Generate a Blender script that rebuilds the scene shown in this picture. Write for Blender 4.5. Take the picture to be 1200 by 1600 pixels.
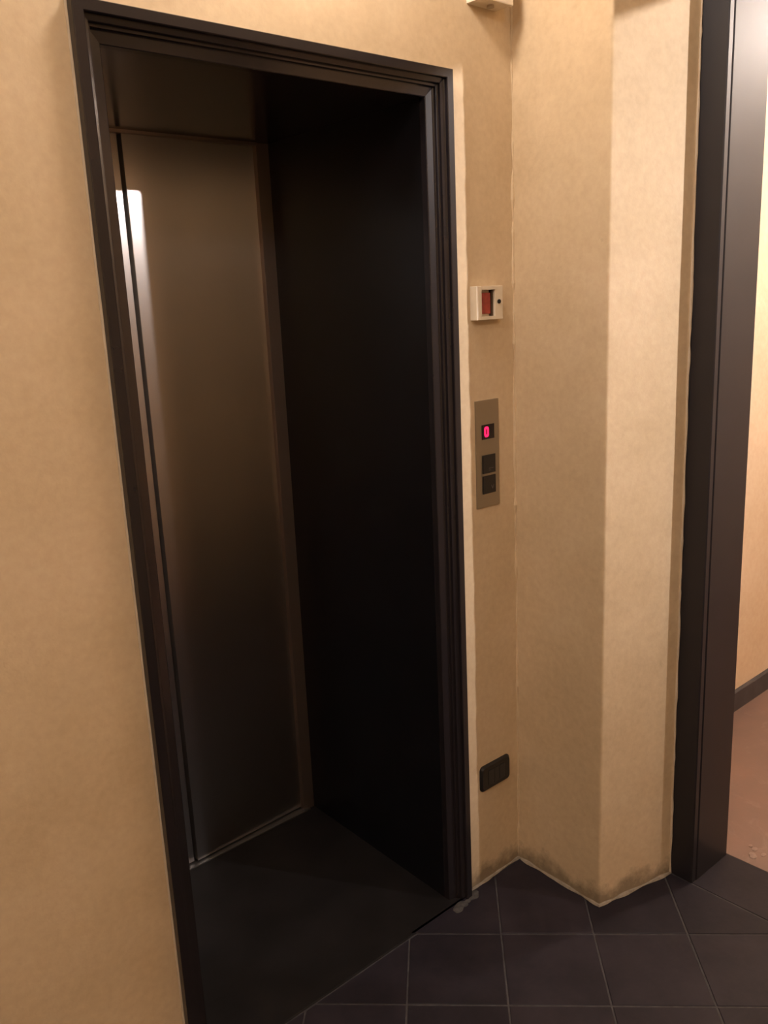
import bpy, bmesh, math, random
from mathutils import Vector, Matrix, noise

# ------------------------------------------------------------------ reset
for o in list(bpy.data.objects):
    bpy.data.objects.remove(o, do_unlink=True)
scene = bpy.context.scene
C = scene.collection
random.seed(7)

# ------------------------------------------------------------------ camera
CAM = Vector((0.0, -1.488, 1.62))
FPX, YAW, PIT, ROLL = 1368.88, 0.71844, 0.23576, -0.04515
f = Vector((math.sin(YAW)*math.cos(PIT), math.cos(YAW)*math.cos(PIT), -math.sin(PIT)))
r0 = Vector((math.cos(YAW), -math.sin(YAW), 0)); u0 = r0.cross(f)
r = r0*math.cos(ROLL) + u0*math.sin(ROLL)
u = -r0*math.sin(ROLL) + u0*math.cos(ROLL)
cd = bpy.data.cameras.new('camera'); cam = bpy.data.objects.new('camera', cd); C.objects.link(cam)
cd.sensor_fit = 'HORIZONTAL'; cd.sensor_width = 36.0; cd.lens = FPX/1200*36
cd.clip_start = 0.02; cd.clip_end = 50
M3 = Matrix((r, u, -f)).transposed()
cam.matrix_world = Matrix.Translation(CAM) @ M3.to_4x4()
scene.camera = cam

# ------------------------------------------------------------------ world, exposure
w = bpy.data.worlds.new('world'); scene.world = w; w.use_nodes = True
w.node_tree.nodes['Background'].inputs[0].default_value = (0.02, 0.018, 0.015, 1)
w.node_tree.nodes['Background'].inputs[1].default_value = 0.3
vs = scene.view_settings
vs.view_transform = 'Standard'; vs.look = 'None'; vs.gamma = 1.0; vs.use_curve_mapping = False
vs.exposure = 0.0

HALL_WARM = (1.0, 0.865, 0.77)
ROOM_WARM = (1.0, 0.92, 0.90)
LAMP_A = dict(loc=(1.08, -0.20, 2.66), rad=0.09, strength=92)     # globe pendant by the lift wall
FILL_D = dict(loc=(-1.2, -1.2, 3.00), rad=0.15, strength=62)     # added fill globe at the left end, brightens the pillar side
FILL_B = dict(loc=(0.3, -2.3, 3.00), rad=0.15, strength=48)    # added fill globe behind the camera, brightens the hall walls
FILL_C = dict(loc=(4.1, -1.0, 2.72), rad=0.08, strength=420)     # added fill globe, lifts the ambient level of the next room
SPOT = dict(loc=(3.29, -3.07, 2.735), power=500)                     # spotlight in the next room

# ------------------------------------------------------------------ geometry constants (metres)
X0, X1, ZT = 0.672, 1.545, 2.115        # lift architrave, outer
YD = 0.662                              # lift door plane
PC = [(1.77, 0.0), (1.757, -0.291), (2.019, -0.350)]   # pillar: inner corner, arris, door corner
OPEN_Y0, OPEN_Y1, LINTEL = -0.420, -1.55, 2.344
HX0, HY0, HZ = -2.4, -3.2, 3.4
RX1, RY0, RZ = 4.6, -3.4, 3.1

# ------------------------------------------------------------------ helpers
def obj(name, me, mat=None, parent=None):
    if isinstance(me, bmesh.types.BMesh):
        bm = me; bmesh.ops.recalc_face_normals(bm, faces=bm.faces)
        me = bpy.data.meshes.new(name); bm.to_mesh(me); bm.free()
    if mat is not None and len(me.materials) == 0:
        me.materials.append(mat)
    o = bpy.data.objects.new(name, me); C.objects.link(o)
    if parent: o.parent = parent
    return o

def empty(name, parent=None, loc=(0, 0, 0)):
    o = bpy.data.objects.new(name, None); C.objects.link(o); o.location = loc
    o.empty_display_size = 0.05
    if parent: o.parent = parent
    return o

def tag(o, label, cat, group=None, kind=None):
    o['label'] = label; o['category'] = cat
    if group: o['group'] = group
    if kind: o['kind'] = kind
    return o

def add_box(bm, a, b, bevel=0.0, seg=2):
    a = Vector(a); b = Vector(b)
    lo = Vector([min(a[i], b[i]) for i in range(3)]); hi = Vector([max(a[i], b[i]) for i in range(3)])
    vs_ = [bm.verts.new((x, y, z)) for x in (lo.x, hi.x) for y in (lo.y, hi.y) for z in (lo.z, hi.z)]
    idx = [(0, 1, 3, 2), (4, 6, 7, 5), (0, 4, 5, 1), (2, 3, 7, 6), (0, 2, 6, 4), (1, 5, 7, 3)]
    fs = [bm.faces.new([vs_[i] for i in q]) for q in idx]
    if bevel:
        es = list({e for f_ in fs for e in f_.edges})
        bmesh.ops.bevel(bm, geom=es, offset=bevel, segments=seg, affect='EDGES', profile=0.6)
    return bm

def box(a, b, bevel=0.0, seg=2):
    return add_box(bmesh.new(), a, b, bevel, seg)

def add_prism(bm, pts, z0, z1, axis='z'):
    """closed polygon extruded along an axis; pts are pairs in the other two axes"""
    def P(p, h):
        return {'z': (p[0], p[1], h), 'y': (p[0], h, p[1]), 'x': (h, p[0], p[1])}[axis]
    lo = [bm.verts.new(P(p, z0)) for p in pts]; hi = [bm.verts.new(P(p, z1)) for p in pts]
    n = len(pts)
    for i in range(n):
        bm.faces.new((lo[i], lo[(i+1) % n], hi[(i+1) % n], hi[i]))
    bm.faces.new(lo); bm.faces.new(hi[::-1])
    return bm

def loft(bm, rings, cap=True):
    R = [[bm.verts.new(p) for p in ring] for ring in rings]
    n = len(R[0])
    for a, b in zip(R, R[1:]):
        for i in range(n):
            bm.faces.new((a[i], a[(i+1) % n], b[(i+1) % n], b[i]))
    if cap:
        bm.faces.new(R[0]); bm.faces.new(R[-1][::-1])
    return bm

def rrect(cx, cy, w_, h_, rad, n=5):
    pts = []
    for sx, sy, a0 in ((1, 1, 0), (-1, 1, 90), (-1, -1, 180), (1, -1, 270)):
        for k in range(n+1):
            a = math.radians(a0 + 90*k/n)
            pts.append((cx + sx*(w_/2-rad) + rad*math.cos(a), cy + sy*(h_/2-rad) + rad*math.sin(a)))
    return pts

def tube(path, rad, n=8, jitter=0.0, seed=0.0):
    bm = bmesh.new(); rings = []
    for i, p in enumerate(path):
        p = Vector(p)
        q = Vector(path[min(i+1, len(path)-1)]) - Vector(path[max(i-1, 0)])
        q.normalize()
        a = q.orthogonal() if abs(q.z) > 0.9 else q.cross(Vector((0, 0, 1)))
        a.normalize(); b = q.cross(a)
        rr = rad*(1 + jitter*noise.noise(p*23 + Vector((seed, 0, 0)))*2)
        off = Vector((noise.noise(p*9+Vector((seed, 5, 0))), noise.noise(p*9+Vector((seed, 0, 7))), 0))*rad*jitter
        rings.append([p + off + (a*math.cos(2*math.pi*k/n) + b*math.sin(2*math.pi*k/n))*rr for k in range(n)])
    return loft(bm, rings)

def lathe(prof, n=32, center=(0, 0, 0)):
    bm = bmesh.new(); cx, cy, cz = center
    rings = [[(cx + rr*math.cos(2*math.pi*k/n), cy + rr*math.sin(2*math.pi*k/n), cz + z) for k in range(n)] for rr, z in prof]
    return loft(bm, rings)

def smooth(o, ang=35):
    for p in o.data.polygons: p.use_smooth = True
    try: o.data.set_sharp_from_angle(angle=math.radians(ang))
    except Exception: pass
    return o

# ------------------------------------------------------------------ materials
def newmat(name):
    m = bpy.data.materials.new(name); m.use_nodes = True
    nt = m.node_tree; b = nt.nodes['Principled BSDF']
    return m, nt, b

def N(nt, kind, **kw):
    n = nt.nodes.new(kind)
    for k, v in kw.items():
        if k in n.inputs: n.inputs[k].default_value = v
        else: setattr(n, k, v)
    return n

def simple(name, col, rough=0.5, metal=0.0, noise_amt=0.0, nscale=20, bump=0.0, spec=0.5, bscale=None, coat=0.0):
    m, nt, b = newmat(name)
    b.inputs['Base Color'].default_value = (*col, 1); b.inputs['Roughness'].default_value = rough
    b.inputs['Metallic'].default_value = metal; b.inputs['Specular IOR Level'].default_value = spec
    b.inputs['Coat Weight'].default_value = coat
    g = N(nt, 'ShaderNodeNewGeometry')
    if noise_amt:
        n = N(nt, 'ShaderNodeTexNoise', Scale=nscale, Detail=5.0)
        nt.links.new(g.outputs['Position'], n.inputs['Vector'])
        ra = N(nt, 'ShaderNodeValToRGB')
        ra.color_ramp.elements[0].position = 0.3; ra.color_ramp.elements[1].position = 0.7
        ra.color_ramp.elements[0].color = (*[c*(1-noise_amt) for c in col], 1)
        ra.color_ramp.elements[1].color = (*[min(1, c*(1+noise_amt)) for c in col], 1)
        nt.links.new(n.outputs['Fac'], ra.inputs['Fac']); nt.links.new(ra.outputs['Color'], b.inputs['Base Color'])
    if bump:
        n2 = N(nt, 'ShaderNodeTexNoise', Scale=bscale or nscale*4, Detail=4.0)
        nt.links.new(g.outputs['Position'], n2.inputs['Vector'])
        bp = N(nt, 'ShaderNodeBump', Strength=bump, Distance=0.002)
        nt.links.new(n2.outputs['Fac'], bp.inputs['Height']); nt.links.new(bp.outputs['Normal'], b.inputs['Normal'])
    return m

def plaster(name, col, dark, light, dirt=True):
    m, nt, b = newmat(name); L = nt.links.new
    g = N(nt, 'ShaderNodeNewGeometry')
    big = N(nt, 'ShaderNodeTexNoise', Scale=2.2, Detail=6.0, Roughness=0.62)
    L(g.outputs['Position'], big.inputs['Vector'])
    ra = N(nt, 'ShaderNodeValToRGB')
    e = ra.color_ramp.elements
    e[0].position = 0.28; e[0].color = (*dark, 1); e[1].position = 0.72; e[1].color = (*light, 1)
    em = e.new(0.5); em.color = (*col, 1)
    L(big.outputs['Fac'], ra.inputs['Fac'])
    fine = N(nt, 'ShaderNodeTexNoise', Scale=60.0, Detail=5.0)
    L(g.outputs['Position'], fine.inputs['Vector'])
    mx = N(nt, 'ShaderNodeMixRGB', blend_type='OVERLAY'); mx.inputs[0].default_value = 0.16
    L(ra.outputs['Color'], mx.inputs[1]); L(fine.outputs['Fac'], mx.inputs[2])
    out = mx.outputs['Color']
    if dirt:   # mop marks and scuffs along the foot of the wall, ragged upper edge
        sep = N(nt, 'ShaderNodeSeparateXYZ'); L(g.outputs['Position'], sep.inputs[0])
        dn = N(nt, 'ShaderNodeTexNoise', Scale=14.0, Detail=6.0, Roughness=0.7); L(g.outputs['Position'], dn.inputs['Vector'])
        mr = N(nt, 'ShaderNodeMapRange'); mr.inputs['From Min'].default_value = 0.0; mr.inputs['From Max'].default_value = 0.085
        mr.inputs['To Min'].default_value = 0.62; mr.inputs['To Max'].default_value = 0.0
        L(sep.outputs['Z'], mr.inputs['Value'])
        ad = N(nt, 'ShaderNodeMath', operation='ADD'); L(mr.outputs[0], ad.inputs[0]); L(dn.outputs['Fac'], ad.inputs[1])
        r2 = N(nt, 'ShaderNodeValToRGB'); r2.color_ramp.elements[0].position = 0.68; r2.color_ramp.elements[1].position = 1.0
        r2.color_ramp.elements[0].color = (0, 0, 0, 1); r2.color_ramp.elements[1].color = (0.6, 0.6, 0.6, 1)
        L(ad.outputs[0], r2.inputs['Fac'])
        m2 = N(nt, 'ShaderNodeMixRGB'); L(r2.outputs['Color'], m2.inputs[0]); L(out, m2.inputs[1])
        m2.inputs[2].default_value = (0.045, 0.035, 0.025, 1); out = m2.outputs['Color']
    L(out, b.inputs['Base Color'])
    b.inputs['Roughness'].default_value = 0.62; b.inputs['Specular IOR Level'].default_value = 0.3
    b1 = N(nt, 'ShaderNodeTexNoise', Scale=180.0, Detail=4.0); L(g.outputs['Position'], b1.inputs['Vector'])
    b2 = N(nt, 'ShaderNodeTexNoise', Scale=24.0, Detail=3.0); L(g.outputs['Position'], b2.inputs['Vector'])
    p1 = N(nt, 'ShaderNodeBump', Strength=0.12, Distance=0.002); L(b1.outputs['Fac'], p1.inputs['Height'])
    p2 = N(nt, 'ShaderNodeBump', Strength=0.22, Distance=0.004); L(b2.outputs['Fac'], p2.inputs['Height'])
    L(p1.outputs['Normal'], p2.inputs['Normal']); L(p2.outputs['Normal'], b.inputs['Normal'])
    return m

M_PLASTER = plaster('ochre plaster', (0.58, 0.445, 0.285), (0.50, 0.375, 0.23), (0.645, 0.50, 0.335))
M_PLASTER2 = plaster('pale ochre plaster', (0.72, 0.57, 0.41), (0.66, 0.51, 0.35), (0.77, 0.62, 0.46), dirt=False)
M_CEIL = simple('ceiling paint', (0.62, 0.56, 0.47), 0.8, noise_amt=0.05, nscale=6)
M_PAINT = simple('black brown gloss paint', (0.015, 0.0122, 0.0138), 0.21, noise_amt=0.06, nscale=12)
M_LINING = simple('black lining panel', (0.005, 0.005, 0.0065), 0.34, noise_amt=0.2, nscale=8, spec=0.35)
M_CASING = simple('dark brown casing paint', (0.0115, 0.0102, 0.0135), 0.45, noise_amt=0.08, nscale=12, spec=0.42)
M_FILLER = simple('pale filler', (0.27, 0.225, 0.17), 0.8, noise_amt=0.25, nscale=60, bump=0.3)
M_FILLER2 = simple('pale plaster filler', (0.50, 0.41, 0.30), 0.8, noise_amt=0.1, nscale=30)
M_MORTAR = simple('grey mortar', (0.05, 0.045, 0.042), 0.9, noise_amt=0.35, nscale=90, bump=0.5)
M_GROUT = simple('dusty grout', (0.042, 0.039, 0.042), 0.95, noise_amt=0.35, nscale=40, bump=0.4)
M_CREAM = simple('cream plastic', (0.70, 0.60, 0.46), 0.42, noise_amt=0.04, nscale=30)
M_BLACKP = simple('black plastic', (0.012, 0.011, 0.011), 0.38, noise_amt=0.1, nscale=60)
M_HOLE = simple('dark hole', (0.01, 0.008, 0.006), 0.9)
M_RED = simple('red plate', (0.34, 0.05, 0.035), 0.45, noise_amt=0.2, nscale=80)
M_GREYMARK = simple('grey print', (0.10, 0.10, 0.10), 0.5)
M_SKIRT = simple('dark skirting', (0.050, 0.047, 0.054), 0.5, noise_amt=0.25, nscale=15)

def tile_mat():
    m, nt, b = newmat('dark slate tile'); L = nt.links.new
    oi = N(nt, 'ShaderNodeObjectInfo'); g = N(nt, 'ShaderNodeNewGeometry')
    n1 = N(nt, 'ShaderNodeTexNoise', Scale=7.0, Detail=7.0, Roughness=0.65); L(g.outputs['Position'], n1.inputs['Vector'])
    ad = N(nt, 'ShaderNodeMath', operation='MULTIPLY_ADD'); L(oi.outputs['Random'], ad.inputs[0]); ad.inputs[1].default_value = 0.22
    L(n1.outputs['Fac'], ad.inputs[2])
    ra = N(nt, 'ShaderNodeValToRGB'); e = ra.color_ramp.elements
    e[0].position = 0.35; e[0].color = (0.0115, 0.0093, 0.0132, 1)
    e[1].position = 0.9; e[1].color = (0.029, 0.0233, 0.030, 1)
    em = e.new(0.6); em.color = (0.0178, 0.0145, 0.0197, 1)
    L(ad.outputs[0], ra.inputs['Fac'])
    # pale mop streaks and dust
    n2 = N(nt, 'ShaderNodeTexNoise', Scale=3.0, Detail=8.0, Roughness=0.75, Distortion=1.4); L(g.outputs['Position'], n2.inputs['Vector'])
    r2 = N(nt, 'ShaderNodeValToRGB'); r2.color_ramp.elements[0].position = 0.58; r2.color_ramp.elements[1].position = 0.85
    r2.color_ramp.elements[1].color = (0.35, 0.35, 0.35, 1)
    L(n2.outputs['Fac'], r2.inputs['Fac'])
    mx = N(nt, 'ShaderNodeMixRGB'); L(r2.outputs['Color'], mx.inputs[0]); L(ra.outputs['Color'], mx.inputs[1]); mx.inputs[2].default_value = (0.06, 0.05, 0.046, 1)
    L(mx.outputs['Color'], b.inputs['Base Color'])
    b.inputs['Roughness'].default_value = 0.55
    b.inputs['Specular IOR Level'].default_value = 0.18
    n3 = N(nt, 'ShaderNodeTexNoise', Scale=70.0, Detail=5.0); L(g.outputs['Position'], n3.inputs['Vector'])
    bp = N(nt, 'ShaderNodeBump', Strength=0.15, Distance=0.002); L(n3.outputs['Fac'], bp.inputs['Height']); L(bp.outputs['Normal'], b.inputs['Normal'])
    return m
M_TILE = tile_mat()
M_SLAB = simple('black stone slab', (0.0085, 0.007, 0.007), 0.6, noise_amt=0.3, nscale=9, bump=0.1, bscale=60, spec=0.2)

def terracotta_mat():
    m, nt, b = newmat('worn terracotta'); L = nt.links.new
    g = N(nt, 'ShaderNodeNewGeometry')
    n1 = N(nt, 'ShaderNodeTexNoise', Scale=4.0, Detail=7.0, Roughness=0.6); L(g.outputs['Position'], n1.inputs['Vector'])
    ra = N(nt, 'ShaderNodeValToRGB'); e = ra.color_ramp.elements
    e[0].position = 0.3; e[0].color = (0.16, 0.103, 0.085, 1); e[1].position = 0.75; e[1].color = (0.22, 0.13, 0.10, 1)
    L(n1.outputs['Fac'], ra.inputs['Fac'])
    n2 = N(nt, 'ShaderNodeTexNoise', Scale=9.0, Detail=8.0, Roughness=0.7, Distortion=0.8); L(g.outputs['Position'], n2.inputs['Vector'])
    r2 = N(nt, 'ShaderNodeValToRGB'); r2.color_ramp.elements[0].position = 0.56; r2.color_ramp.elements[1].position = 0.8
    r2.color_ramp.elements[1].color = (0.6, 0.6, 0.6, 1)
    L(n2.outputs['Fac'], r2.inputs['Fac'])
    mx = N(nt, 'ShaderNodeMixRGB'); L(r2.outputs['Color'], mx.inputs[0]); L(ra.outputs['Color'], mx.inputs[1]); mx.inputs[2].default_value = (0.30, 0.24, 0.20, 1)
    L(mx.outputs['Color'], b.inputs['Base Color'])
    b.inputs['Roughness'].default_value = 0.45
    bp = N(nt, 'ShaderNodeBump', Strength=0.2, Distance=0.003); L(n2.outputs['Fac'], bp.inputs['Height']); L(bp.outputs['Normal'], b.inputs['Normal'])
    return m
M_TERRA = terracotta_mat()

def steel(name, col, rough, streak=True, axis='z', aniso=0.0):
    m, nt, b = newmat(name); L = nt.links.new
    b.inputs['Base Color'].default_value = (*col, 1); b.inputs['Metallic'].default_value = 1.0
    b.inputs['Roughness'].default_value = rough
    if streak:
        g = N(nt, 'ShaderNodeNewGeometry'); mp = N(nt, 'ShaderNodeMapping')
        mp.inputs['Scale'].default_value = (260, 260, 3) if axis == 'z' else (3, 3, 260)
        L(g.outputs['Position'], mp.inputs['Vector'])
        n = N(nt, 'ShaderNodeTexNoise', Scale=1.0, Detail=3.0); L(mp.outputs['Vector'], n.inputs['Vector'])
        ra = N(nt, 'ShaderNodeMapRange'); ra.inputs['To Min'].default_value = rough*0.85; ra.inputs['To Max'].default_value = rough*1.15
        L(n.outputs['Fac'], ra.inputs['Value']); L(ra.outputs[0], b.inputs['Roughness'])
    return m
def door_steel():
    m, nt, b = newmat('brushed bronze steel door'); L = nt.links.new
    b.inputs['Base Color'].default_value = (0.70, 0.66, 0.66, 1); b.inputs['Metallic'].default_value = 1.0; b.inputs['Roughness'].default_value = 0.19
    p2 = nt.nodes.new('ShaderNodeBsdfPrincipled')
    p2.inputs['Base Color'].default_value = (0.53, 0.495, 0.46, 1); p2.inputs['Metallic'].default_value = 1.0
    g = N(nt, 'ShaderNodeNewGeometry'); mp = N(nt, 'ShaderNodeMapping'); mp.inputs['Scale'].default_value = (300, 300, 4)
    L(g.outputs['Position'], mp.inputs['Vector'])
    n = N(nt, 'ShaderNodeTexNoise', Scale=1.0, Detail=3.0); L(mp.outputs['Vector'], n.inputs['Vector'])
    ra = N(nt, 'ShaderNodeMapRange'); ra.inputs['To Min'].default_value = 0.40; ra.inputs['To Max'].default_value = 0.48
    L(n.outputs['Fac'], ra.inputs['Value']); L(ra.outputs[0], p2.inputs['Roughness'])
    tg = N(nt, 'ShaderNodeCombineXYZ'); tg.inputs[0].default_value = 1.0; tg.inputs[1].default_value = 0.03
    L(tg.outputs[0], p2.inputs['Tangent']); p2.inputs['Anisotropic'].default_value = 0.93     # vertical hairline brushing
    mx = N(nt, 'ShaderNodeMixShader'); mx.inputs[0].default_value = 0.80
    L(b.outputs[0], mx.inputs[1]); L(p2.outputs[0], mx.inputs[2]); L(mx.outputs[0], nt.nodes['Material Output'].inputs['Surface'])
    return m
M_DOORSTEEL = door_steel()
M_JAMBSTEEL = steel('dark bronze steel jamb', (0.34, 0.27, 0.235), 0.5)
M_SILL = steel('worn steel sill', (0.16, 0.15, 0.14), 0.55)
M_PLATE = steel('brushed steel call plate', (0.40, 0.36, 0.30), 0.42, axis='x')

def emis(name, col, s):
    m, nt, b = newmat(name)
    b.inputs['Base Color'].default_value = (*col, 1)
    b.inputs['Emission Color'].default_value = (*col, 1); b.inputs['Emission Strength'].default_value = s
    return m

# ------------------------------------------------------------------ FLOOR
S = 'structure'
floor = tag(obj('floor', box((HX0, HY0, -0.06), (2.212, 0.75, -0.0018)), M_GROUT), 'dark diagonal slate tile floor of the lift hall', 'floor', kind=S)

def clip_poly(poly, a, b_, c_):      # keep a*x+b*y<=c
    out = []
    for i in range(len(poly)):
        p, q = poly[i], poly[(i+1) % len(poly)]
        dp = a*p[0]+b_*p[1]-c_; dq = a*q[0]+b_*q[1]-c_
        if dp <= 0: out.append(p)
        if dp*dq < 0:
            t = dp/(dp-dq); out.append((p[0]+(q[0]-p[0])*t, p[1]+(q[1]-p[1])*t))
    return out

def slab(poly, z0=-0.02, z1=0.0, ch=0.0012):
    bm = bmesh.new()
    cx = sum(p[0] for p in poly)/len(poly); cy = sum(p[1] for p in poly)/len(poly)
    def inset(k): 
        return [(p[0]+(cx-p[0])*k, p[1]+(cy-p[1])*k) for p in poly]
    return loft(bm, [[(x, y, z0) for x, y in poly], [(x, y, z1-ch) for x, y in poly], [(x, y, z1) for x, y in inset(0.012)]])

A0, SP, B0, SPB = 1.325, 0.3385, 1.312, 0.337     # tile grid in x-y and x+y
G = 0.0044
full_me = None
for i in range(-16, 12):
    for j in range(-24, 6):
        a0, a1 = A0+i*SP+G/1.414, A0+(i+1)*SP-G/1.414     # x-y range
        b0, b1 = B0+j*SPB+G/1.414, B0+(j+1)*SPB-G/1.414   # x+y range
        if j > 0: continue          # the last row runs through to the walls in one piece
        if j == 0: b1 = B0+3*SPB
        P = [((a+b)/2, (b-a)/2) for a, b in ((a0, b0), (a1, b0), (a1, b1), (a0, b1))]
        cx = sum(p[0] for p in P)/4; cy = sum(p[1] for p in P)/4
        lim = [(1, 0, 2.013), (-1, 0, -HX0), (0, 1, -0.022 if cx < 1.60 else -0.006), (0, -1, -HY0)]
        Q = P
        for a, b_, c_ in lim:
            Q = clip_poly(Q, a, b_, c_)
            if len(Q) < 3: break
        if len(Q) < 3: continue
        ar = abs(sum(Q[k][0]*Q[(k+1) % len(Q)][1]-Q[(k+1) % len(Q)][0]*Q[k][1] for k in range(len(Q))))/2
        if ar < 0.0006: continue
        # tiles wholly inside the pillar are not there
        if all(q[0] > 1.765 and q[1] > -0.28 for q in Q): continue
        if Q == P:
            if full_me is None:
                t = obj('floor_tile', slab([(p[0]-cx, p[1]-cy) for p in P]), M_TILE, floor); full_me = t.data
            else:
                t = obj('floor_tile', full_me, None, floor)
            t.location = (cx, cy, -0.0006*random.random())
            t.rotation_euler = (random.uniform(-.0016, .0016), random.uniform(-.0016, .0016), 0)
        else:
            obj('floor_tile', slab(Q), M_TILE, floor)
# stone slab of the lift recess and the doorway threshold slabs
obj('recess_slab', slab([(X0+0.02, -0.0175), (1.53, -0.0175), (1.53, YD+0.05), (X0+0.02, YD+0.05)]), M_SLAB, floor)
for y0, y1 in ((-0.30, -0.93), (-0.936, -1.70)):
    obj('threshold_slab', slab([(2.019, y1), (2.209, y1), (2.209, y0), (2.019, y0)]), M_TILE, floor)
# rough mortar at the foot of the architrave
bm = bmesh.new()
for k in range(16):
    px = 1.475+0.085*random.random(); py = -0.035+0.022*random.random()-0.1*(px-1.475)*0
    s = random.uniform(0.005, 0.012)
    mt = Matrix.Translation((px, py, 0.0)) @ Matrix.Diagonal((s*1.5, s, s*0.22, 1))
    bmesh.ops.create_icosphere(bm, subdivisions=2, radius=1, matrix=mt)
obj('mortar_patch', bm, M_MORTAR, floor)

floor2 = tag(obj('floor_next_room', box((2.212, RY0, -0.06), (RX1, 0.05, -0.001)), M_TERRA), 'worn reddish terracotta floor beyond the doorway', 'floor', kind=S)
bm = bmesh.new()
for k in range(5):
    mt = Matrix.Translation((2.25+0.05*random.random(), -0.50+0.05*random.random(), 0.0)) @ Matrix.Diagonal((random.uniform(.006, .014), random.uniform(.006, .012), .0015, 1))
    bmesh.ops.create_icosphere(bm, subdivisions=1, radius=1, matrix=mt)
obj('floor_chip', bm, simple('pale chip', (0.27, 0.19, 0.155), 0.8), floor2)

# ------------------------------------------------------------------ WALLS
def frange(a, b, st):
    n = max(1, round((b-a)/st)); return [a+(b-a)*i/n for i in range(n+1)]

def wall_grid(xs, zs, hole, y0, y1, amp):
    """wall facing -Y at y0, back at y1, with a rectangular hole (x0,x1,z1) from the floor"""
    bm = bmesh.new(); V = {}
    def vt(i, k, s):
        key = (i, k, s)
        if key not in V:
            x, z = xs[i], zs[k]
            d = amp*noise.noise(Vector((x*3.1, 1.7, z*2.3))) + amp*0.4*noise.noise(Vector((x*14, 3.3, z*11)))
            V[key] = bm.verts.new((x, y0+d if s == 0 else y1, z))
        return V[key]
    def solid(i, k):
        if not (0 <= i < len(xs)-1 and 0 <= k < len(zs)-1): return False
        cx = (xs[i]+xs[i+1])/2; cz = (zs[k]+zs[k+1])/2
        return not (hole and hole[0] < cx < hole[1] and cz < hole[2])
    for i in range(len(xs)-1):
        for k in range(len(zs)-1):
            if not solid(i, k): continue
            bm.faces.new((vt(i, k, 0), vt(i+1, k, 0), vt(i+1, k+1, 0), vt(i, k+1, 0)))
            bm.faces.new((vt(i, k, 1), vt(i, k+1, 1), vt(i+1, k+1, 1), vt(i+1, k, 1)))
            if not solid(i-1, k): bm.faces.new((vt(i, k, 0), vt(i, k+1, 0), vt(i, k+1, 1), vt(i, k, 1)))
            if not solid(i+1, k): bm.faces.new((vt(i+1, k, 0), vt(i+1, k, 1), vt(i+1, k+1, 1), vt(i+1, k+1, 0)))
            if not solid(i, k-1): bm.faces.new((vt(i, k, 0), vt(i, k, 1), vt(i+1, k, 1), vt(i+1, k, 0)))
            if not solid(i, k+1): bm.faces.new((vt(i, k+1, 0), vt(i+1, k+1, 0), vt(i+1, k+1, 1), vt(i, k+1, 1)))
    return bm

hx0, hx1, hz1 = X0+0.022, X1-0.022, ZT-0.022
xs = frange(HX0, hx0, 0.06) + frange(hx0, hx1, 0.06)[1:] + frange(hx1, 1.80, 0.02)[1:]
zs = frange(0, hz1, 0.05) + frange(hz1, HZ, 0.05)[1:]
wall_back = tag(smooth(obj('wall_back', wall_grid(xs, zs, (hx0, hx1, hz1), 0.0, 0.045, 0.0012), M_PLASTER)),
                'mottled ochre plaster wall around the lift opening', 'wall', kind=S)

def pillar_mesh():
    pts = []
    def seg(a, b, st, end=False):
        a = Vector(a); b = Vector(b); n = max(1, round((b-a).length/st))
        for i in range(n + (1 if end else 0)): pts.append(a+(b-a)*i/n)
    A, B, D = Vector(PC[0]), Vector(PC[1]), Vector(PC[2])
    rd = 0.007
    b1 = B+(A-B).normalized()*rd; b2 = B+(D-B).normalized()*rd
    seg((1.7705, 0.03), A, 0.03); seg(A, b1, 0.015)
    for k in range(5):
        t = k/4; pts.append(b1*(1-t)**2 + B*2*t*(1-t) + b2*t*t)
    pts.pop(); seg(b2, D, 0.013, True)
    front = len(pts)
    pts += [Vector((2.03, -0.37)), Vector((2.19, -0.37)), Vector((2.19, 0.03))]
    bm = bmesh.new(); rings = []
    for z in frange(0, HZ, 0.016):
        ring = []
        for i, p in enumerate(pts):
            q = p.copy()
            if i < front:
                edge = max(0, 1-(p-B).length/0.02)
                v = Vector((p.x*5, p.y*5, z*3.1))
                d = 0.0012*noise.noise(v) + 0.0005*noise.noise(Vector((p.x*30, p.y*30, z*30)))
                d += edge*(0.0030*noise.noise(Vector((3.3, z*26, 0)))+0.0016*noise.noise(Vector((9.3, z*70, 0))) + 0.0012*noise.noise(Vector((1.3, z*5, 0))))
                q += Vector((1, 0.9))*d*0.8
            ring.append((q.x, q.y, z))
        rings.append(ring)
    return loft(bm, rings)
pillar = tag(smooth(obj('wall_pillar', pillar_mesh(), M_PLASTER), 60), 'ochre plaster pillar with worn edge between lift wall and doorway', 'wall', kind=S)

bm = bmesh.new()
add_box(bm, (2.03, OPEN_Y1-0.02, 0), (2.19, HY0, HZ))
add_box(bm, (2.03, -0.37, LINTEL+0.02), (2.19, OPEN_Y1-0.02, HZ))
wall_right = tag(obj('wall_right', bm, M_PLASTER), 'ochre end wall of the hall with the wide dark-framed doorway', 'wall', kind=S)
wall_left = tag(obj('wall_left', box((HX0-0.1, HY0, 0), (HX0, 0.045, HZ)), M_PLASTER), 'ochre hall wall behind the viewer, left end', 'wall', kind=S)
wall_front = tag(obj('wall_front', box((HX0-0.1, HY0-0.1, 0), (2.19, HY0, HZ)), M_PLASTER), 'ochre hall wall facing the lift', 'wall', kind=S)
ceil = tag(obj('ceiling', box((HX0-0.1, HY0-0.1, HZ), (2.19, 0.045, HZ+0.08)), M_CEIL), 'plain off-white ceiling of the lift hall', 'ceiling', kind=S)
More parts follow.
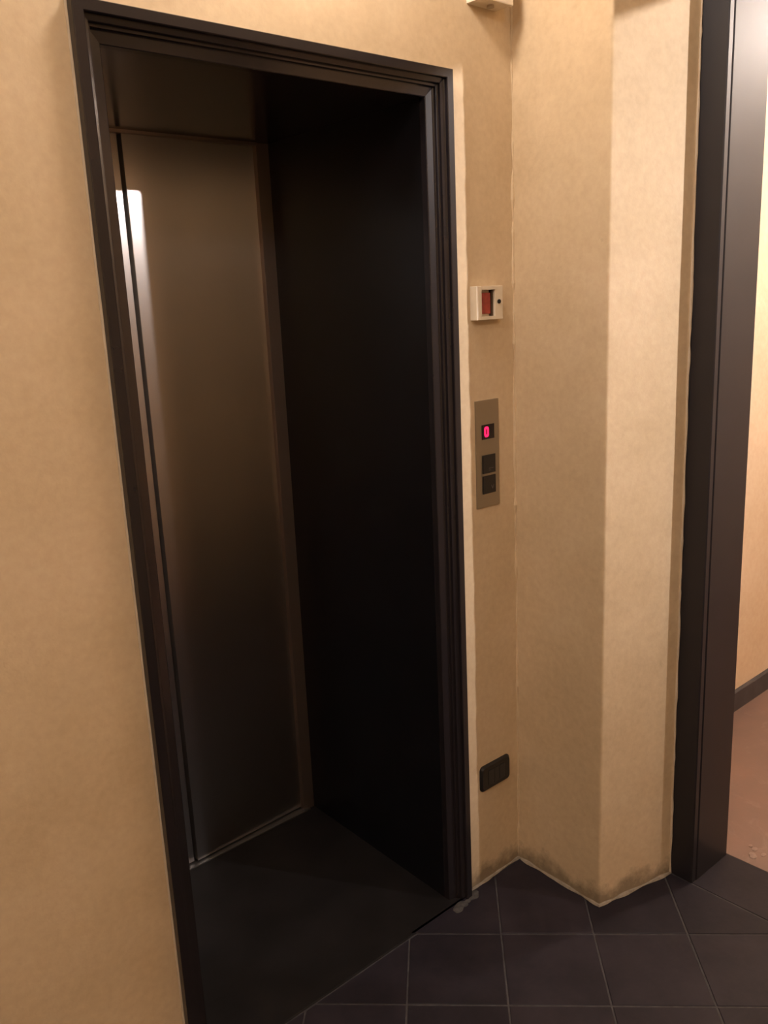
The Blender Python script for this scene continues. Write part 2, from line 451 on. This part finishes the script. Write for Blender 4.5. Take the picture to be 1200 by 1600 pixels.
# next room
nr = tag(obj('wall_far', box((2.19, 0.008, 0), (RX1, 0.10, RZ)), M_PLASTER2), 'pale ochre wall of the room beyond the doorway, above dark skirting', 'wall', kind=S)
tag(obj('wall_next_side', box((RX1, RY0, 0), (RX1+0.1, 0.10, RZ)), M_PLASTER2), 'ochre end wall of the next room', 'wall', kind=S)
tag(obj('wall_next_front', box((2.03, RY0-0.1, 0), (RX1, RY0, RZ)), M_PLASTER2), 'ochre wall of the next room opposite the pale far wall', 'wall', kind=S)
tag(obj('wall_next_return', box((2.03, RY0, 0), (2.19, HY0-0.1, RZ)), M_PLASTER2), 'short ochre wall between hall and next room', 'wall', kind=S)
tag(obj('ceiling_next_room', box((2.19, RY0-0.1, RZ), (RX1+0.1, 0.10, RZ+0.08)), M_CEIL), 'plain ceiling of the next room', 'ceiling', kind=S)
bm = bmesh.new()
add_prism(bm, [(0.008, 0.0), (-0.006, 0.0), (-0.006, 0.078), (-0.002, 0.082), (0.008, 0.082)], 2.20, RX1, axis='x')
tag(obj('baseboard_far', bm, M_SKIRT), 'dark grey skirting board along the far pale wall', 'baseboard', kind=S)

# pale filler where plaster meets floor and woodwork (parts of the walls)
def polyline(pts, st):
    out = []
    for a, b in zip(pts, pts[1:]):
        a, b = Vector(a), Vector(b); n = max(1, round((b-a).length/st))
        out += [a+(b-a)*i/n for i in range(n)]
    return out+[Vector(pts[-1])]
obj('floor_joint', tube(polyline([(1.556, -0.003, 0.001), (1.768, -0.002, 0.001)], 0.012), 0.0042, 6, 0.6, 1), M_FILLER, wall_back)
obj('floor_joint', tube(polyline([(1.769, -0.004, 0.001), (1.756, -0.293, 0.001), (2.016, -0.3525, 0.001)], 0.012), 0.0045, 6, 0.6, 2), M_FILLER, pillar)
obj('frame_joint', tube(polyline([(X0-0.0005, -0.0015, 0.0), (X0-0.0005, -0.0015, ZT+0.002)], 0.06), 0.0030, 8, 0.15, 3), M_FILLER2, wall_back)
obj('frame_joint', tube(polyline([(X0, -0.0012, ZT+0.001), (X1, -0.0012, ZT+0.001)], 0.06), 0.0024, 8, 0.15, 4), M_FILLER2, wall_back)
obj('frame_joint', tube(polyline([(2.0165, -0.350, 0.0), (2.0165, -0.350, LINTEL+0.06)], 0.02), 0.0030, 8, 0.6, 5), M_FILLER2, pillar)

obj('corner_fillet', tube(polyline([(1.7695, -0.0006, 0.0), (1.7695, -0.0006, HZ)], 0.025), 0.0042, 6, 0.8, 8), M_PLASTER, pillar)

# ------------------------------------------------------------------ LIFT ARCHITRAVE (trim_1)
trim1 = tag(empty('trim_1', loc=((X0+X1)/2, 0, 0)), 'black moulded architrave and deep dark lining around the lift', 'door frame', kind=S)
def at(o, parent):      # keep world placement under an empty
    o.location = -Vector(parent.location) + Vector(o.location); return o
PROF = [(0.0, 0.03), (0.0, -0.020), (0.0015, -0.022), (0.0185, -0.022), (0.020, -0.0205), (0.0208, -0.0135), (0.0225, -0.0125), (0.0295, -0.0095),
        (0.0305, -0.0085), (0.0315, -0.002), (0.0330, -0.0012), (0.0360, -0.0004), (0.0368, 0.006), (0.0385, 0.0075),
        (0.0560, 0.0120), (0.0575, 0.0135), (0.0580, 0.030)]
bm = bmesh.new(); loft(bm, [[(X0+o_, y, 0) for o_, y in PROF], [(X0+o_, y, ZT-o_) for o_, y in PROF]]); at(obj('architrave_jamb', bm, M_PAINT, trim1), trim1)
bm = bmesh.new(); loft(bm, [[(X1-o_, y, 0) for o_, y in PROF], [(X1-o_, y, ZT-o_) for o_, y in PROF]]); at(obj('architrave_jamb', bm, M_PAINT, trim1), trim1)
bm = bmesh.new(); loft(bm, [[(X0+o_, y, ZT-o_) for o_, y in PROF], [(X1-o_, y, ZT-o_) for o_, y in PROF]]); at(obj('architrave_head', bm, M_PAINT, trim1), trim1)
XI0, XI1, ZI = X0+0.058, X1-0.058, ZT-0.058
XB0, XB1, ZB = XI0-0.022, XI1+0.024, ZI+0.002
def lining(pts, z0, z1): return add_prism(bmesh.new(), pts, z0, z1)
at(obj('lining_panel', lining([(XI1, 0.03), (XI1+0.03, 0.03), (XB1+0.03, YD+0.04), (XB1, YD+0.04)], 0, ZB), M_LINING, trim1), trim1)
at(obj('lining_panel', lining([(XI0, 0.03), (XI0-0.03, 0.03), (XB0-0.03, YD+0.04), (XB0, YD+0.04)], 0, ZB), M_LINING, trim1), trim1)
bm = add_prism(bmesh.new(), [(0.03, ZI), (0.03, ZI+0.035), (YD+0.04, ZB+0.035), (YD+0.04, ZB)], XB0-0.03, XB1+0.03, axis='x')
at(obj('lining_soffit', bm, M_PAINT, trim1), trim1)

# ------------------------------------------------------------------ LIFT DOOR (door_1)
SEAM = 1.0705; DR, DT = 1.468, 2.055
door1 = tag(empty('door_1', loc=(SEAM, YD, 0)), 'closed brushed bronze steel lift door with two leaves', 'lift door', kind=S)
YAWD = 0.03       # the leaves stand slightly skew in the recess
lf = obj('door_leaf', box((0.74-SEAM, 0.008, 0.008), (-0.004, 0.035, DT), 0.0015), M_DOORSTEEL, door1); lf.rotation_euler = (0, 0, YAWD)
lf = obj('door_leaf', box((0.004, 0.0, 0.008), (DR+0.01-SEAM, 0.03, DT), 0.0015), M_DOORSTEEL, door1); lf.rotation_euler = (0, 0, YAWD)
at(obj('door_jamb', box((DR, YD-0.004, 0.0), (XB1+0.02, YD+0.04, ZB), 0.001), M_JAMBSTEEL, door1), door1)
at(obj('door_jamb', box((XB0-0.02, YD-0.012, 0.0), (0.75, YD+0.04, ZB), 0.001), M_JAMBSTEEL, door1), door1)
at(obj('door_header', box((0.75, YD-0.010, DT-0.004), (DR, YD+0.04, ZB+0.01), 0.001), M_JAMBSTEEL, door1), door1)
at(obj('door_backing', box((XB0-0.02, YD+0.052, 0.0), (XB1+0.02, YD+0.07, ZB)), M_HOLE, door1), door1)
at(obj('door_sill', box((0.74, YD-0.014, -0.002), (DR+0.02, YD+0.045, 0.004), 0.001), M_SILL, door1), door1)

# ------------------------------------------------------------------ DOORWAY CASING (trim_2)
trim2 = tag(empty('trim_2', loc=(2.11, -0.42, 0)), 'tall dark brown painted casing of the doorway by the pillar', 'door frame', kind=S)
HT = LINTEL
at(obj('casing_board', add_prism(bmesh.new(), [(2.019, -0.351), (2.015, -0.4155), (2.0175, -0.4185), (2.034, -0.4185), (2.034, -0.351)], 0, HT+0.07), M_CASING, trim2), trim2)
at(obj('jamb_lining', add_prism(bmesh.new(), [(2.0375, -0.380), (2.0375, -0.418), (2.0395, -0.420), (2.203, -0.422), (2.206, -0.420), (2.206, -0.380)], 0, HT), M_CASING, trim2), trim2)
at(obj('jamb_core', box((2.033, -0.376, 0), (2.19, -0.414, HT)), M_CASING, trim2), trim2)
at(obj('casing_board', box((2.015, OPEN_Y1, 0), (2.034, OPEN_Y1-0.07, HT+0.07), 0.002), M_CASING, trim2), trim2)
at(obj('jamb_lining', box((2.0375, OPEN_Y1, 0), (2.206, OPEN_Y1-0.02, HT), 0.002), M_CASING, trim2), trim2)
at(obj('casing_head', box((2.015, -0.4185, HT), (2.034, OPEN_Y1, HT+0.07), 0.002), M_CASING, trim2), trim2)
at(obj('head_lining', box((2.0375, -0.38, HT), (2.206, OPEN_Y1-0.02, HT+0.02), 0.002), M_CASING, trim2), trim2)

# ------------------------------------------------------------------ LIFT CALL PLATE
PX0, PX1, PZ0, PZ1 = 1.6165, 1.7035, 1.091, 1.3675
cp = tag(empty('lift_call_panel', loc=((PX0+PX1)/2, 0, PZ0)), 'narrow brushed steel lift call plate with red digit and two black buttons', 'call panel')
at(obj('face_plate', box((PX0, -0.0030, PZ0), (PX1, 0.003, PZ1), 0.0008), M_PLATE, cp), cp)
dsp = at(obj('display_window', box((1.638, -0.0042, 1.268), (1.6845, -0.002, 1.3055), 0.0005), simple('display glass', (0.010, 0.006, 0.008), 0.15), cp), cp)
# digit 0: rounded ring
M_DIGIT = emis('red display digit', (1.0, 0.012, 0.10), 1.6)
bm = bmesh.new(); nseg = 6
po = rrect(1.6545, 1.2870, 0.0165, 0.0270, 0.0065, nseg); pi_ = rrect(1.6545, 1.2870, 0.0050, 0.0145, 0.0022, nseg)
n = len(po)
for y0, y1 in ((-0.0050, -0.0040),):
    ao = [bm.verts.new((x, y0, z)) for x, z in po]; ai = [bm.verts.new((x, y0, z)) for x, z in pi_]
    bo = [bm.verts.new((x, y1, z)) for x, z in po]; bi = [bm.verts.new((x, y1, z)) for x, z in pi_]
    for k in range(n):
        k2 = (k+1) % n
        bm.faces.new((ao[k], ao[k2], ai[k2], ai[k])); bm.faces.new((bo[k], bi[k], bi[k2], bo[k2]))
        bm.faces.new((ao[k], bo[k], bo[k2], ao[k2])); bm.faces.new((ai[k], ai[k2], bi[k2], bi[k]))
dg = obj('digit', bm, M_DIGIT, dsp); dg['label'] = 'glowing pink-red digit 0'
for zb0, zb1, up in ((1.1795, 1.2275, True), (1.1265, 1.1735, False)):
    b_ = at(obj('call_button', box((1.6385, -0.0060, zb0), (1.6860, -0.002, zb1), 0.0012), M_BLACKP, cp), cp)
    bm = bmesh.new()
    if up:
        add_box(bm, (1.659, -0.0064, zb0+0.012), (1.677, -0.0058, zb0+0.0135)); add_box(bm, (1.659, -0.0064, zb0+0.007), (1.667, -0.0058, zb0+0.0085))
    else:
        for sx in (-1, 1):
            cx_ = 1.673
            add_prism(bm, [(cx_, zb0+0.010), (cx_+sx*0.0055, zb0+0.021), (cx_+sx*0.0040, zb0+0.0215), (cx_-sx*0.0006, zb0+0.0125)][::sx], -0.0064, -0.0058, axis='y')
    mk = obj('button_mark', bm, M_GREYMARK, b_)
    
# ------------------------------------------------------------------ BREAK-GLASS BOX
bx0, bx1, bz0, bz1, bd = 1.6085, 1.706, 1.565, 1.6455, 0.021
bg = tag(empty('alarm_box', loc=((bx0+bx1)/2, 0, bz0)), 'small cream alarm box with red window above the call plate', 'alarm box')
wx0, wx1, wz0, wz1 = 1.6275, 1.6765, 1.5730, 1.6365
bm = bmesh.new()
add_box(bm, (bx0, -bd, bz0), (wx0, 0.003, bz1), 0.0015); add_box(bm, (wx1, -bd+0.0015, bz0), (bx1, 0.003, bz1), 0.0015)
add_box(bm, (wx0-0.002, -bd+0.0004, bz0+0.0004), (wx1+0.002, 0.003, wz0)); add_box(bm, (wx0-0.002, -bd+0.0004, wz1), (wx1+0.002, 0.003, bz1-0.0004))
add_box(bm, (wx0-0.002, -0.004, wz0-0.001), (wx1+0.002, 0.003, wz1+0.001))
at(obj('housing', bm, M_CREAM, bg), bg)
at(obj('red_button_plate', box((wx0+0.001, -0.011, wz0+0.006), (wx1-0.0065, -0.003, wz1-0.007), 0.002), M_RED, bg), bg)
at(obj('latch_bar', box((wx1-0.0050, -0.014, wz0+0.0005), (wx1-0.0005, -0.003, wz1-0.0005), 0.0008), simple('brown recess', (0.07, 0.04, 0.02), 0.6), bg), bg)
bm = bmesh.new(); bmesh.ops.create_cone(bm, cap_ends=True, segments=20, radius1=0.0052, radius2=0.0052, depth=0.004, matrix=Matrix.Translation((1.6905, -bd+0.0005, 1.6075)) @ Matrix.Rotation(math.pi/2, 4, 'X'))
at(obj('key_hole', bm, M_HOLE, bg), bg)

# ------------------------------------------------------------------ SOCKET PLATE
sx0, sx1, sz0, sz1 = 1.6075, 1.7285, 0.283, 0.3600
so = tag(empty('wall_socket', loc=((sx0+sx1)/2, 0, sz0)), 'black rounded blank socket plate low on the wall beside the lift', 'socket')
cxs, czs, ws, hs = (sx0+sx1)/2, (sz0+sz1)/2, sx1-sx0, sz1-sz0
bm = bmesh.new()
loft(bm, [[(x, 0.003, z) for x, z in rrect(cxs, czs, ws, hs, 0.013)], [(x, -0.003, z) for x, z in rrect(cxs, czs, ws, hs, 0.013)],
          [(x, -0.0085, z) for x, z in rrect(cxs, czs, ws-0.010, hs-0.010, 0.011)]])
at(smooth(obj('cover_plate', bm, M_BLACKP, so), 25), so)
for k in range(3):
    cxk = cxs+(k-1)*0.0228
    at(obj('blank_module', box((cxk-0.011, -0.0100, czs-0.022), (cxk+0.011, -0.006, czs+0.022), 0.001), simple('dark grey module', (0.020, 0.020, 0.021), 0.35), so), so)

# ------------------------------------------------------------------ JUNCTION BOX (top)
jb = tag(empty('junction_box', loc=(1.666, 0, 2.263)), 'cream junction box high on the wall beside the pillar', 'junction box')
at(obj('box_body', box((1.616, -0.044, 2.263), (1.716, 0.003, 2.363), 0.003), M_CREAM, jb), jb)
at(obj('box_lid', box((1.6145, -0.052, 2.2615), (1.7175, -0.0445, 2.3645), 0.0025), M_CREAM, jb), jb)
bm = bmesh.new(); bmesh.ops.create_cone(bm, cap_ends=True, segments=20, radius1=0.009, radius2=0.008, depth=0.006, matrix=Matrix.Translation((1.672, -0.022, 2.2615)))
at(obj('cable_plug', bm, simple('beige plug', (0.42, 0.34, 0.24), 0.6), jb), jb)

# ------------------------------------------------------------------ LAMPS (out of frame: pendant, spotlight, and globes added as fill)
def globe(name, d, label, ztop):
    x, y, z = d['loc']; rad = d['rad']
    t = tag(empty(name, loc=(x, y, z)), label, 'lamp')
    bm = bmesh.new(); bmesh.ops.create_uvsphere(bm, u_segments=24, v_segments=14, radius=rad)
    smooth(obj('globe_shade', bm, emis(name+' glow', HALL_WARM, d['strength']), t), 180)
    obj('stem', lathe([(0.008, rad-0.005), (0.008, ztop-z-0.02)], 12), M_BLACKP, t)
    obj('ceiling_rose', lathe([(0.03, ztop-z-0.03), (0.05, ztop-z-0.012), (0.05, ztop-z)], 24), M_BLACKP, t)
globe('pendant_lamp', LAMP_A, 'small globe pendant hanging beside the lift wall', HZ)
globe('fill_globe_back', FILL_B, 'large unseen globe added as fill behind the camera', HZ)

globe('fill_globe_left', FILL_D, 'large unseen globe added as fill at the left end of the hall', HZ)
globe('fill_globe_room', FILL_C, 'unseen globe added as fill in the next room', RZ)

sl = tag(empty('spotlight', loc=SPOT['loc']), 'cylinder ceiling spotlight in the next room aimed at the doorway', 'lamp')
dirv = Vector((1.75, -0.05, 2.5)) - Vector(SPOT['loc']); dirv.normalize()
q = dirv.to_track_quat('-Z', 'Y')
can = obj('spot_can', lathe([(0.045, 0.13), (0.050, 0.12), (0.050, -0.004), (0.046, -0.004), (0.046, 0.03)], 24), M_BLACKP, sl)
can.rotation_mode = 'QUATERNION'; can.rotation_quaternion = q
obj('bracket', lathe([(0.009, 0.10), (0.009, RZ-SPOT['loc'][2])], 12), M_BLACKP, sl)
ld = bpy.data.lights.new('spot_bulb', 'SPOT'); ld.energy = SPOT['power']; ld.color = ROOM_WARM; ld.spot_size = math.radians(86); ld.spot_blend = 1.0; ld.shadow_soft_size = 0.035
lo = bpy.data.objects.new('spot_bulb', ld); C.objects.link(lo); lo.parent = sl; lo.rotation_mode = 'QUATERNION'; lo.rotation_quaternion = q
lo.location = dirv*0.045
